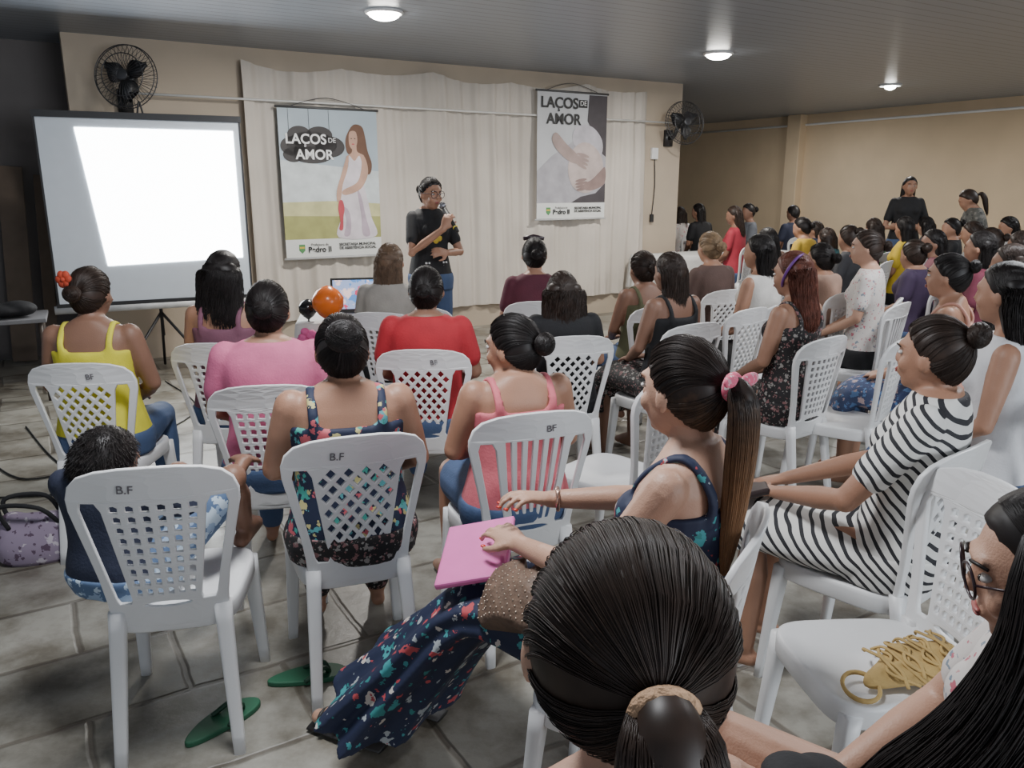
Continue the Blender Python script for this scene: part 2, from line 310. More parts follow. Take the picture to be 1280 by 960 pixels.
B().tube(cr([(-.02,.05,2.15),(0,.05,2.24),(.02,.05,2.15)],5),.008,6).build('handle',bk,r)
# ---------------- chairs
pl=mat('white_chair_plastic',(.74,.74,.74),.38,.05,5)
def back_mesh(kind):
    c=bpy.data.curves.new('k','CURVE');c.dimensions='2D';c.fill_mode='BOTH';c.extrude=.005;c.bevel_depth=.003;c.bevel_resolution=1
    def sp(ps):
        s=c.splines.new('POLY');s.points.add(len(ps)-1);s.use_cyclic_u=True
        for i,(x,y) in enumerate(ps):s.points[i].co=(x,y,0,1)
    hf=[(.152,-.03),(.156,.05),(.167,.13),(.184,.21),(.202,.29),(.213,.34),(.214,.375),(.203,.41),(.178,.436),(.13,.453),(.07,.461),(0,.463)]
    sp(hf+[(-x,y) for x,y in hf[:-1][::-1]])
    hs=[.06,.1,.15,.2,.25,.3,.34];xi=lambda h:.079+.145*h;xo=lambda h:.122+.2*h
    sl=[(xi(h),h) for h in hs]+[(xi(.36)+.012,.366),(xo(.36)-.010,.366)]+[(xo(h),h) for h in hs[::-1]]+[(xo(.04)-.004,.045),(xi(.04)+.008,.045)]
    sp(sl);sp([(-x,y) for x,y in sl])
    sp([(.068*cos(tau*i/14),.042+.012*sin(tau*i/14)) for i in range(14)])
    if kind=='slats':
        for k in range(6):
            x=(k-2.5)*.030;sp([(x*.75-.008,.07),(x*.75+.008,.07),(x*1.05+.011,.2),(x*1.25+.012,.37),(x*1.25-.012,.37),(x*1.05-.011,.2)])
    elif kind=='diamond':
        for j in range(11):
            h=.084+j*.0262;n=5 if j%2 else 4
            for k in range(n):
                x=(k-(n-1)/2)*(.0305+.062*h);e_=.0128+.019*h;sp([(x+e_,h),(x,h+.0205),(x-e_,h),(x,h-.0205)])
    else:
        for j in range(9):
            h=.084+j*.0325;e_=.0088+.0135*h
            for k in range(6):
                x=(k-2.5)*(.0235+.047*h);sp([(x-e_,h-.012),(x+e_,h-.0135),(x+e_*1.05,h+.007),(x+.003,h+.0135),(x-e_,h+.0115)])
    o=bpy.data.objects.new('k',c);C.objects.link(o);dg=bpy.context.evaluated_depsgraph_get();dg.update()
    me=bpy.data.meshes.new_from_object(o.evaluated_get(dg));bpy.data.objects.remove(o)
    bm=bmesh.new();bm.from_mesh(me)
    for _ in range(2):
        es=[e for e in bm.edges if e.calc_length()>.06];bmesh.ops.subdivide_edges(bm,edges=es,cuts=1);bmesh.ops.triangulate(bm,faces=[f for f in bm.faces if len(f.verts)>3])
    for v in bm.verts:
        x,h,d=v.co;v.co=V((x,-.205-.16*h+.75*x*x+d-.06*max(0,h-.4),.43+h))
    bm.to_mesh(me);bm.free();me.name='backrest';me.materials.clear();me.materials.append(pl);return me
BK={k:back_mesh(k) for k in ('lattice','diamond','slats')}
def mesh_of(b,name,m,flat=0):
    o=b.build(name,m,flat=flat);me=o.data;bpy.data.objects.remove(o);return me
def seat_mesh():
    ol=[]
    for i in range(40):
        a=tau*i/40;c_,s_=cos(a),sin(a);x=.205*abs(c_)**.45*(1 if c_>0 else -1);y=.205*abs(s_)**.45*(1 if s_>0 else -1)
        x*=.84+.16*(y+.2)/.4;ol.append((x,y))
    rs=[]
    for k,z in ((.93,.38),(.985,.38),(1.0,.385),(1.0,.425),(.985,.437),(.95,.44),(.9,.437),(.6,.430),(.3,.427),(.03,.426)):rs.append([V((x*k,y*k,z+(.006*(-y*5) if k<.9 else 0))) for x,y in ol])
    return mesh_of(B().loft(rs),'seat',pl)
SM=seat_mesh()
def leg_mesh(a,b_,w0,w1):
    a=V(a);b_=V(b_);rs=[]
    for i in range(9):
        t=i/8;p=a.lerp(b_,t);w_=w0+(w1-w0)*t;rs.append([p+V((copysign(abs(cos(tau*j/14))**.5,cos(tau*j/14))*w_,copysign(abs(sin(tau*j/14))**.5,sin(tau*j/14))*w_*.8,0)) for j in range(14)])
    return mesh_of(B().loft(rs),'leg',pl)
LM=[leg_mesh((s*.172,.165,.415),(s*.192,.205,0),.027,.017) for s in(-1,1)]+[leg_mesh((s*.139,-.190,.45),(s*.160,-.262,0),.024,.017) for s in(-1,1)]
def chair(x,y,yaw,label,kind='lattice',mark=None):
    r=empty('plastic_chair',(x,y,0),R(yaw),label,'chair','white plastic stacking chairs')
    for n,me in [('backrest',BK[kind]),('seat',SM)]+[('leg',m) for m in LM]:
        o=bpy.data.objects.new(n,me);C.objects.link(o);o.parent=r
        if n=='backrest':bo=o
    if mark:
        h=.405;n=V((0,-1,-.16)).normalized();u=V((0,-.16,1)).normalized()
        p=V((0,-.205-.16*h,.43+h))+n*.0105
        for i,(dx,s_) in enumerate(((-.06,mark[0]),(.05,mark[1]))):
            if s_:
                pp=p+V((dx,.75*dx*dx,0));lettering(s_,.034,mat('faded_marker',(.12,.11,.12),.7),bo,MX(((1,0,n.x,pp.x),(0,u.y,n.y,pp.y),(0,u.z,n.z,pp.z),(0,0,0,1)))@MX.Rotation(R(-5+i*9),4,'Z'))
    return r
# ---------------- people
SK={1:mat('skin_light',(.48,.28,.195),.5,.07,9,.12,260),2:mat('skin_tan',(.36,.19,.122),.5,.07,9,.12,260),3:mat('skin_brown',(.24,.125,.082),.5,.07,9,.12,260)}
def hm(n,c,r=.46):return mat('hair_'+n,c,r,.4,30,spec=.35)
HK=hm('black',(.011,.008,.0075));HB=hm('dark_brown',(.030,.018,.013));HR_=hm('auburn',(.11,.034,.021));HL=hm('highlighted',(.12,.074,.045));HD=hm('blond',(.25,.17,.10));HC_=hm('golden_tips',(.02,.012,.01))
def tips(m,z0,z1,c0,c1):
    N=m.node_tree.nodes;L=m.node_tree.links;P=N['Principled BSDF'];tc=N.new('ShaderNodeTexCoord');sp=N.new('ShaderNodeSeparateXYZ');L.new(tc.outputs['Object'],sp.inputs[0])
    nz=N.new('ShaderNodeTexNoise');nz.inputs['Scale'].default_value=60;L.new(tc.outputs['Object'],nz.inputs['Vector'])
    mr_=N.new('ShaderNodeMapRange');mr_.inputs[1].default_value=z0;mr_.inputs[2].default_value=z1;L.new(mth(N,L,'ADD',sp.outputs[2],mth(N,L,'MULTIPLY',nz.outputs['Fac'],.12)),mr_.inputs[0]);L.new(mixc(N,L,mr_.outputs[0],c0,c1),P.inputs['Base Color'])
tips(HC_,1.24,1.02,(.022,.014,.011),(.24,.125,.06))
SEC=[(.45,.02,.165,.12),(.52,.01,.178,.13),(.60,0,.160,.120),(.70,0,.138,.104),(.80,.004,.138,.102),(.89,.008,.150,.106),(.95,.002,.157,.095),(1.0,-.008,.146,.074),(1.03,-.012,.10,.060),(1.06,-.012,.055,.052)]
def sec(z):
    for a,b_ in zip(SEC,SEC[1:]):
        if z<=b_[0]:
            t=max(0,(z-a[0])/(b_[0]-a[0]));return [a[i]+(b_[i]-a[i])*t for i in range(1,4)]
    return SEC[-1][1:]
def hand(b,w,d,n,side,sc=1,curl=.5):
    w=V(w);d=V(d).normalized();n=V(n);n=(n-d*n.dot(d)).normalized();s=d.cross(n)*side;tips=[]
    b.tube([w-d*.02,w+d*.02*sc,w+d*.055*sc,w+d*.09*sc],[x*sc for x in(.024,.033,.041,.036)],12,side=s,rb=[x*sc for x in(.02,.018,.015,.011)])
    for i,L_ in enumerate((.07,.079,.073,.058)):
        p=w+(d*(.084-.005*abs(i-1))+s*(.031-.0205*i))*sc;ps=[p-d*.02];rr=.0088*sc;ps.append(p)
        for j,q in enumerate((.45,.32,.23)):
            a=curl*(j+.55);dd=d*cos(a)+n*sin(a)+s*(.06*(1.5-i));p=p+dd*L_*q*sc;ps.append(p)
        b.limb(ps,[rr,rr,rr*.97,rr*.92,rr*.8],8);tips.append((p,dd))
    p=w+(d*.02+s*.022)*sc;ps=[p]
    for a,L_ in (((.55,.75,.2),.035),((.8,.35,.35),.032),((.9,.1,.35),.024)):p=p+(d*a[0]+s*a[1]+n*a[2])*L_*sc;ps.append(p)
    b.limb(ps,[.013*sc,.0115*sc,.0105*sc,.008*sc],8);tips.append((p,d));return tips
HRV=V((.084,.105,.113))
def surf(d,o=1.):
    d=d.normalized();c=.9*d.z-d.y+.25;f=max(0,min(1,c/.16+.5));f=f*f*(3-2*f);m=(.83+.17*f)*o
    return V((d.x*HRV.x*m,d.y*HRV.y*m-.008,d.z*HRV.z*m+.01))
def strand(b,ps,r):
    m=len(ps)-1;rs=[]
    for i,p in enumerate(ps):
        t=ps[min(i+1,m)]-ps[max(i-1,0)];a=t.cross(V((.3,.2,.9)));a=a.normalized() if a.length>1e-7 else V((1,0,0));c=t.cross(a).normalized();q=r*(.4 if i in(0,m) else 1)
        rs.append([p+a*q,p-a*q*.5+c*q*.87,p-a*q*.5-c*q*.87])
    b.loft(rs,cap=0)
GD={'bun':(0,-.86,.50),'lowbun':(0,-.96,.05),'pony':(0,-.97,.12),'lowpony':(0,-.97,.0),'updo':(0,-.88,.36)}
def hair(par,HM,style,m,n,L_=.35,vol=1,sw=0,front=0):
    b=B();rs=[];NT,NP=22,32;rr=.0010 if n<700 else (.0008 if n<2000 else .0006);n=int(n*(1.5 if n<700 else 2.2))
    for i in range(NT+1):
        a=pi*(.015+.97*i/NT);rs.append([surf(V((sin(a)*cos(tau*j/NP),sin(a)*sin(tau*j/NP),cos(a))))*(1+.003*sin(j*7.3+i*.7)) for j in range(NP)])
    b.loft(rs)
    if style=='short':
        for k in range(n):
            d=V((rnd.gauss(0,1),rnd.gauss(-.4,1),rnd.gauss(.4,1))).normalized()
            if .9*d.z-d.y+.25<.02:continue
            p=surf(d);t=V((rnd.uniform(-.4,.4),rnd.uniform(-.4,.4),-.5))+d*.6;strand(b,[p,p+t*.008,p+t*.015+V((0,0,-.003))],.0011)
    if style in GD:
        G=V(GD[style]).normalized();g=surf(G,1.02)
        for k in range(n):
            a=rnd.uniform(0,tau);e=V((cos(a),-.15,sin(a))).normalized();best=None
            for t in range(12):
                d=(V((0,.8,.0))*(1-t/11)+e*(t/11)*1.1).normalized()
                if .9*d.z-d.y+.25>-.01:best=d;break
            if best is None:
                for t in range(1,16):
                    d=(e*(1-t/16)+G*(t/16)).normalized()
                    if .9*d.z-d.y+.25>.0:best=d;break
            d0=best or e;low=d0.z<-.3;loose=rnd.random()<.05;j=rnd.uniform(1.0,1.012)+(rnd.uniform(.01,.035) if loose else 0);ps=[];wv=rnd.uniform(-.05,.05)
            for t in range(10):
                f=t/9;d=(d0*(1-f)+G*f+V((wv*sin(pi*f),0,(.25 if d0.z>-.2 else -.05)*sin(pi*f)))+d0*(.05 if low else .35)*sin(pi*f)).normalized();ps.append(surf(d,j+.004+.012*f))
            strand(b,ps,rr)
    if style in('bun','lowbun','updo'):
        c=surf(G,1.0)+G*.022*vol;rv=V((.043,.032,.038))*vol;b.ell(c,rv,18,12)
        for k in range(max(14,n//3)):
            ax=(G+V((rnd.gauss(0,.35),rnd.gauss(0,.35),rnd.gauss(0,.35)))).normalized();u=ax.orthogonal().normalized();w_=ax.cross(u);o_=rnd.uniform(-.7,.9);q=sqrt(1-o_*o_)*rnd.uniform(1,1.10)
            ps=[c+V([x*y for x,y in zip(rv,(u*cos(s_)+w_*sin(s_))*q+ax*o_)]) for s_ in [k+i*.45 for i in range(11)]];strand(b,ps,rr*1.3)
    if style in('pony','lowpony'):
        P=[g-G*.004,g+V((0,-.030,.0)),g+V((sw*.3,-.045,-.06)),g+V((sw*.7,-.035,-L_*.5)),g+V((sw,-.01,-L_))];P=cr(P,4);rd=[.014,.022,.030,.034,.034,.028,.008]
        b.tube(P,[lerp(rd,i/(len(P)-1))*vol*.9 for i in range(len(P))],12)
        for k in range(int(n*.5)+20):
            a=rnd.uniform(0,tau);q=rnd.uniform(.85,1.16);ps=[]
            for i,p in enumerate(P):
                f=i/(len(P)-1);ps.append(p+V((cos(a+f*.4)*1.05,sin(a+f*.4)*.8,0))*lerp(rd,f)*vol*q+V((0,0,-.02*f*rnd.random())))
            strand(b,ps,rr*1.15)
    if style=='long':
        zs=[.09,.05,.0,-.06,-.13,-.2,-.2-(L_-.2)*.5,-L_];W=[.045,.080,.088,.090,.092,.094,.083,.045];D=[.03,.058,.062,.060,.052,.046,.038,.02];Yc=[-.03,-.04,-.045,-.05,-.062,-.078,-.085,-.085]
        rs=[]
        for i in range(29):
            f=i/28;z=lerp(zs,f);w_=lerp(W,f)*(vol if f>.25 else 1+(vol-1)*f*4);d_=lerp(D,f)*(.5+.5*vol);y=lerp(Yc,f)
            rs.append([V((cos(tau*j/28)*w_*.97,y+sin(tau*j/28)*d_*.97,z)) for j in range(28)])
        b.loft(rs)
        for k in range(int(n*1.2)):
            a=rnd.uniform(-.35,pi+.35);q=rnd.uniform(.97,1.09);ph=rnd.uniform(0,6);ps=[];st_=V((rnd.uniform(-.04,.04),.70-1.2*rnd.random(),1)).normalized()
            e=V((cos(a),-sin(a)-.15,.25)).normalized()
            for t in range(6):ps.append(surf((st_*(1-t/5.)+e*(t/5.)).normalized(),1.0+.012*q))
            Lk=rnd.uniform(.8,1.05)
            for i in range(4,16):
                f=i/15*Lk;f=min(f,1);vv=vol if f>.25 else 1+(vol-1)*f*4;ps.append(V((cos(a)*lerp(W,f)*vv*q,lerp(Yc,f)-sin(a)*lerp(D,f)*(.5+.5*vol)*q,lerp(zs,f)))+V((.004*sin(ph+f*14),.004*cos(ph+f*12),0))*(1 if vol<=1 else 2))
            strand(b,ps,rr*1.2)
        if front:
            FP=[(front*.055,.02,.085),(front*.090,.025,.03),(front*.105,.04,-.06),(front*.125,.09,-.15),(front*.13,.17,-.24),(front*.125,.24,-.32),(front*.10,.28,-.42)];FR=[.008,.028,.042,.054,.068,.064,.024]
            P0_=cr(FP,4);m_=len(P0_)-1;b.tube(P0_,[lerp(FR,i/m_)*.9 for i in range(m_+1)],14)
            for k in range(1700):
                a=rnd.uniform(0,tau);q=rnd.uniform(.8,1.22);ph=rnd.uniform(0,6);o_=V((cos(a),sin(a),.1*sin(a)))
                strand(b,[p+o_*lerp(FR,i/m_)*q+V((.009*sin(ph+i*.6),.009*cos(ph+i*.7),0))*(i/m_) for i,p in enumerate(P0_)],.0011)
    b.xf(HM);return b.build('hair',m,par)
PE={}
def person(label,px,py,Y,yaw=30,hy=0,hp=0,skin=2,hs_='bun',hc=HK,L_=.35,hv=1,sw=0,n=0,top=('tee',None),bot=('pants',None),arms=None,hands=None,legs=None,lean=(0,.02),fat=1,vox=.014,face=0,stand=0,chr_='lattice',ck=None,cy=None,mark=None,hsz=.95,extra=None,nk_=0,front=0,hw=1,co=(0,0)):
    w=at(px,py,Y);Zt=w.z;hz=stand or .46;k=(Zt-nk_-hz)/.815;lx,ly=lean
    def U(x,y,z):
        q=(z-.46)*k;return V((x*fat+lx*q,y*(.5+.5*fat)+ly*q,hz+q))
    HC=U(0,.03,1.0);HC.z=Zt-.124*hsz;HC.x=lx*(HC.z-hz);HC.y=.03+ly*(HC.z-hz)
    rot=MX.Rotation(R(yaw),4,'Z');bs=w-rot@V((HC.x,HC.y,0))
    r=empty('person',(bs.x,bs.y,0),R(yaw),label,'person','audience' if not stand else None)
    HM=MX.Translation(HC)@MX.Rotation(R(hy),4,'Z')@MX.Rotation(R(-hp),4,'X')@MX.Diagonal((hsz*hw,hsz*(.5+.5*hw),hsz,1))
    sk=SK[skin];b=B()
    def rings(z0,z1,inf,n_=11):
        out=[]
        for i in range(n_):
            z=z0+(z1-z0)*i/(n_-1);cy_,w_,d_=sec(z)
            out.append([U(0,0,z)+V((copysign(abs(cos(a))**.85,cos(a))*(w_*fat+inf),cy_+copysign(abs(sin(a))**.9,sin(a))*(d_*fat+inf),0)) for a in [tau*j/24 for j in range(24)]])
        return out
    b.loft(rings(.455,1.06,0,14))
    for s in(-1,1):b.ell(U(s*.068,.07,.885),(.055*fat,.05*fat,.052*fat))
    nk=U(0,-.012,1.02);hb=HM@V((0,-.018,-.05));b.limb([nk,nk.lerp(hb,.5),hb],[.058,.048*hsz,.05*hsz])
    h=B();h.ell((0,-.008,.012),(.077,.096,.106),20,14);h.ell((0,.024,-.03),(.059,.067,.085),18,12);h.ell((0,.058,-.088),(.026,.024,.02))
    h.limb([(0,.088,.014),(0,.100,-.020)],[.007,.010]);h.ell((0,.083,-.055),(.024,.014,.014));h.ell((0,.084,.03),(.045,.012,.012))
    for s in(-1,1):h.ell((s*.081,-.002,-.012),(.009,.018,.029));h.ell((s*.034,.066,-.03),(.024,.02,.024))
    h.xf(HM);b.add(h.v,h.f)
    J=[]
    for i,s in enumerate((-1,1)):
        sh=U(s*.143,-.008,.982)
        if arms:el,wr=V(arms[i][0]),V(arms[i][1])
        else:el,wr=U(s*.200,.03,.755),V((s*.07,.27,hz+.17))
        J.append((sh,el,wr));b.limb([sh,sh.lerp(el,.5),el,el.lerp(wr,.35),wr],[.047*fat,.042*fat,.034*fat,.034*fat,.023])
        if hands and hands[i]:d,nn,cu=hands[i]
        else:d,nn,cu=(-s*.55,.8,-.15),(0,-.1,-1),.35
        tp=hand(b,wr,d,nn,-s,(.93 if hsz>.9 else .75),cu)
        PE.setdefault('tips',[]).append((r,tp))
    LG=[]
    for i,s in enumerate((-1,1)):
        hp_=V((s*.085,.02,hz+.055))
        if legs:kn,an,to=[V(q) for q in legs[i]]
        elif stand:kn,an,to=V((s*.095,.02,.47)),V((s*.1,-.02,.08)),V((s*.12,.14,.03))
        else:kn,an,to=V((s*.105,.41,.50)),V((s*.11,.42,.09)),V((s*.125,.58,.03))
        LG.append((hp_,kn,an,to));b.limb([hp_,hp_.lerp(kn,.5),kn,kn.lerp(an,.35),an],[.080*fat,.073*fat,.053*fat,.051*fat,.034*fat])
        he=an+V((0,-.03,-.045));he.z=max(he.z,.03);b.limb([an,an.lerp(to,.55),to],[.034,.03,.02]);b.limb([he,to+V((0,0,.0))],[.028,.024])
    b.build('body',sk,r,vox=vox,sm=3)
    tk,tm=top;c=B();z1={'tank':.925,'tube':.925}.get(tk,1.045 if tk!='sleeveless' else 1.035)
    c.loft(rings(.448,z1,.011,16))
    for s in(-1,1):c.ell(U(s*.068,.073,.885),(.063*fat,.058*fat,.06*fat))
    if tk in('tee','long'):
        for (sh,el,wr),s in zip(J,(-1,1)):
            if tk=='tee':c.limb([sh,sh.lerp(el,.3),sh.lerp(el,.66)],[.054*fat,.053*fat,.051*fat])
            else:c.limb([sh,sh.lerp(el,.5),el,el.lerp(wr,.5),el.lerp(wr,.92)],[.054*fat,.053*fat,.048*fat,.043,.034])
    if tk=='sleeveless':
        for s in(-1,1):c.ell(U(s*.12,-.008,.985),(.045*fat,.055*fat,.05))
    if tk=='tank':
        for s in(-1,1):c.tube(cr([U(s*.085,-.09,.90),U(s*.09,-.088,.97),U(s*.09,-.02,1.038),U(s*.085,.065,.98),U(s*.075,.095,.90)],4),.017*fat,8,side=(1,0,0),rb=.010)
    c.build({'tank':'tank_top','tube':'top'}.get(tk,'shirt'),tm,r,vox=min(vox,.011),sm=3)
    bk_,bm_=bot;c=B();c.loft(rings(.44,.56,.016,5))
    if bk_ in('pants','shorts','short_shorts'):
        q_=.75 if bk_=='shorts' else .42
        for hp_,kn,an,to in LG:
            if bk_=='pants':c.limb([hp_,hp_.lerp(kn,.5),kn,kn.lerp(an,.35),kn.lerp(an,.93)],[.092*fat,.085*fat,.064*fat,.062*fat,.045*fat])
            else:c.limb([hp_,hp_.lerp(kn,q_*.5),hp_.lerp(kn,q_)],[.094*fat,.09*fat,.084*fat])
    else:
        kn=(LG[0][1]+LG[1][1])/2;an=(LG[0][2]+LG[1][2])/2;e={'maxi':.84,'skirt':.55,'knee':.12}[bk_];mx=bk_=='maxi'
        pth=cr([V((0,-.02,hz+.05)),V((0,.0,hz+.055)).lerp(kn,.5),kn+V((0,.0,.01)),kn.lerp(an,.5*e)+V((0,.03,0)),kn.lerp(an,.97*e)+V((0,.03,0))],4);N_=len(pth)-1
        rs=[];n_=48
        for i in range(N_+1):
            f=i/N_;t=(pth[min(i+1,N_)]-pth[max(i-1,0)]).normalized();a_=V((1,0,0));b_=t.cross(a_);ra=lerp([.17*fat,.185*fat,.185*fat,.25 if mx else .18,.34 if mx else .19],f);rb=lerp([.10,.096,.082,.10,.14 if mx else .09],f);am=(.10 if mx else .035)*f
            rs.append([pth[i]+(a_*(ra*cos(tau*j/n_))+b_*(rb*sin(tau*j/n_)))*(1+am*sin(j*tau/n_*9+f*2)) for j in range(n_)])
        c.loft(rs)
    c.build({'pants':'trousers','shorts':'shorts','short_shorts':'shorts'}.get(bk_,'skirt'),bm_,r,vox=min(vox,.012),sm=3)
    hair(r,HM,hs_,hc,n,L_,hv,sw,front)
    if face:
        ew=mat('eye_white',(.6,.58,.55),.3,.02);ei=mat('iris',(.02,.012,.01),.2,.02);lp=mat('lips',(.34,.10,.09),.4,.05)
        for s in(-1,1):
            e=B().ell((s*.030,.081,.006),(.0125,.009,.0065)).xf(HM).build('eye',ew,r);B().ell((s*.030,.0872,.006),(.0055,.004,.0055)).xf(HM).build('iris',ei,e)
            B().tube([HM@V((s*.015,.096,.026)),HM@V((s*.032,.094,.031)),HM@V((s*.05,.079,.026))],.0026,6).build('eyebrow',hc,r)
        B().ell((0,.094,-.051),(.020,.006,.0042)).ell((0,.0935,-.058),(.017,.006,.0046)).xf(HM).build('lips',lp,r)
    if extra:
        for nm,fn,mm in extra:
            q=B();fn(q);q.xf(HM).build(nm,mm,r)
    if chr_ and not stand:
        cyw=yaw if cy is None else cy
        p=bs+MX.Rotation(R(cyw),4,'Z')@V((0,.085,0));chair(p.x+co[0],p.y+co[1],cyw,ck or ('white plastic chair seating the '+label.split(',')[0]),chr_,mark)
    return r,MX.Translation((bs.x,bs.y,0))@rot,HM,J,LG
c_=lambda n,c,**k:mat('cloth_'+n,c,.8,.1,14,.15,120,**k)
jean=c_('denim',(.06,.10,.20));blk=c_('black',(.012,.012,.014));nav=c_('navy',(.02,.025,.05))
navf=floral('navy_floral_fabric',(.012,.018,.05),[(.55,.5,.45),(.05,.28,.30),(.42,.06,.07),(.35,.38,.4),(.03,.2,.2)],15,.28)
navf2=floral('navy_leaf_fabric',(.010,.016,.045),[(.5,.45,.2),(.05,.30,.25),(.5,.1,.12),(.1,.35,.38)],18,.34)
blkf=floral('black_paisley_fabric',(.015,.013,.014),[(.3,.28,.26),(.25,.12,.12)],34,.3)
whf=floral('white_floral_fabric',(.62,.58,.55),[(.5,.14,.18),(.2,.25,.3),(.55,.3,.3)],26,.24)
strp=stripes('striped_jersey',(.70,.69,.66),(.02,.02,.025),26,.36)
def scrn(G_,r1=.018,r2=.009):
    g=V(G_).normalized();return lambda q:q.torus(surf(g,1.04)+V((0,-.012,0)),(g+V((0,-.6,-.2))),r1,r2,20,8)
GP=V(GD['pony'])
# foreground
person('person in red tank top, back of head with slick ponytail closest to camera',790,660,.78,4,0,4,1,'lowpony',HB,.34,1.0,0,3800,('tank',c_('dark_red',(.25,.02,.03))),('pants',blk),vox=.008,hsz=1.08,chr_='lattice',nk_=.06,lean=(0,.06),hw=1.22,extra=[('scrunchie',scrn((0,-.97,.0),.017,.010),mat('beige_elastic',(.55,.34,.20),.8,.15,60,.8,120))])
def bow(q):
    scrn(GP,.022,.012)(q);p=surf(GP,1.1)
    q.ell(p+V((.045,-.02,.01)),(.04,.008,.016),10,7);q.ell(p+V((-.03,-.02,.018)),(.028,.008,.014),10,7);q.ell(p+V((.0,-.03,.0)),(.018,.012,.014),10,7)
rB,mB,hB,JB,LB=person('person in navy floral dress with long ponytail and pink bow, hands clasped on lap',856,420,1.68,58,-14,2,1,'pony',HC_,.42,1.0,.0,1900,('tank',navf),('maxi',navf),
  arms=[((-.205,.09,.78),(-.06,.37,.735)),((.205,.13,.82),(.075,.36,.81))],hands=[((.35,.9,.10),(.2,-.2,-1),.45),((-.75,.5,.25),(-.2,.1,-1),.5)],
  legs=[((-.09,.47,.53),(-.12,.84,.12),(-.15,1.02,.045)),((.09,.47,.53),(.08,.78,.12),(.06,.95,.045))],vox=.0055,face=1,lean=(0,-.05),cy=66,extra=[('hair_bow',bow,floral('pink_bow_fabric',(.65,.12,.2),[(.7,.6,.6),(.6,.3,.35)],60,.3))])
nl=mat('red_nails',(.6,.05,.03),.2,.02)
for rr_,tp in PE['tips'][-2:]:
    b=B()
    for p,d in tp:b.ell(p+V((0,0,.006))+d*.003,(.0065,.0075,.0035),8,6)
    b.build('fingernails',nl,rB)
wr=JB[1][2];el=JB[1][1];d=(wr-el).normalized();b=B().torus(wr-d*.02,d,.028,.006,20,6);b.build('wristwatch',mat('rose_metal',(.55,.35,.28),.25,.05,metal=.8),rB)
o=B().box((0,0,0),(.25,.19,.018)).build('folder',mat('pink_plastic',(.70,.16,.42),.3,.06),flat=1,bev=.006);o.matrix_world=mB@MX.Translation((-.03,.52,.665))@MX.Rotation(R(24),4,'Z')@MX.Rotation(R(-14),4,'X')@MX.Rotation(R(-12),4,'Y');tag(o,'pink plastic folder under the hands of person in navy floral dress','folder')
r=empty('handbag',(0,0,0),0,'brown studded handbag on lap of person in navy floral dress','handbag');r.matrix_world=mB@MX.Translation((-.14,.31,.65))@MX.Rotation(R(48),4,'Y')@MX.Rotation(R(70),4,'Z')@MX.Scale(.9,4)
mb_=mat('brown_leather',(.14,.088,.06),.6,.3,30,.5,40);mt_=mat('stud_metal',(.5,.40,.32),.35,metal=.8)
def bp(a,t,k=1.):
    q=sqrt(max(.04,1-(2*t-.9)**2*.75));wr_=1+.05*sin(5*a+7*t)+.04*sin(9*a-5*t);return V((.145*q*cos(a)*k*wr_,(.012+.042*q)*sin(a)*k*wr_,-.085+.16*t+.022*cos(a)**2*(t-.5)*2+.012*t*sin(3*a)))
b=B().loft([[bp(tau*j/48,i/14) for j in range(48)] for i in range(15)]);n0=len(b.f)
for i in range(1,12):
    for j in range(32):b.ell(bp(tau*(j+.5*(i%2))/32,i/12),(.003,.003,.003),6,4)
o=b.build('bag_body',mb_,r);o.data.materials.append(mt_)
for i,p in enumerate(o.data.polygons):
    if i>=n0:p.material_index=1
B().tube(cr([(-.08,0,.06),(-.09,-.01,.12),(.05,-.02,.13),(.09,0,.06)],6),.007,8).build('strap',mb_,r)
sb=mat('sandal_black',(.02,.018,.018),.5)
for kn,an,to in [l[1:] for l in LB]:
    b=B();m_=(an+to)/2;b.tube([an+V((0,-.05,-.105)),m_+V((0,0,-.065)),to+V((0,.03,-.035))],[.032,.04,.032],12,side=(1,0,0),rb=.008)
    b.torus(to+V((0,-.03,0)),(0,1,-.2),.033,.006,16,6);b.torus(m_+V((0,.0,0)),(.4,1,0),.037,.006,16,6);b.torus(m_+V((0,-.01,0)),(-.5,1,0),.038,.005,16,6);b.build('sandal',sb,rB)
def glasses():
    def f(q):
        for s in(-1,1):
            q.torus((s*.033,.102,.004),(s*.15,1,0),.026,.0022,22,6);q.tube([(s*.058,.098,.008),(s*.082,.06,.01),(s*.088,-.01,.004)],.002,6)
        q.tube([(-.01,.104,.008),(.01,.104,.008)],.002,6)
    return f
gk=mat('glasses_frame',(.03,.015,.02),.3)
person('person in white floral blouse with glasses and long black wavy hair, right edge',1330,610,.97,72,-4,12,1,'long',HK,.52,1.2,0,1200,('tee',whf),('short_shorts',c_('denim_shorts',(.04,.05,.08))),arms=[((-.22,.13,.68),(-.08,.34,.66)),((.2,.12,.76),(.04,.30,.68))],legs=[((-.07,.46,.715),(-.02,.52,.28),(-.02,.66,.22)),((.11,.50,.68),(.12,.46,.12),(.13,.62,.05))],vox=.0065,face=1,lean=(0,.06),extra=[('glasses',glasses(),gk)],ck='white plastic chair under person with glasses and floral blouse',front=-1)
o=B();p=at(1045,975,.98)
for k in range(5):o.ell(p+V((.045*k-.06,.015*sin(k*2),-.012*k)),(.05,.055,.028-.003*k),14,8)
tag(o.build('jacket',blk,vox=.008),'folded black jacket held on lap near bottom edge','jacket')
def clip(c,rad=.012,n=5,sz=.014):
    def f(q):
        for k in range(n):
            a=tau*k/n;q.ell(V(c)+V((rad*cos(a),-.004,rad*sin(a))),(sz*.8,sz*.5,sz*.8),8,6)
        q.ell(V(c)+V((0,-.01,0)),(sz*.5,)*3,8,6)
    return f
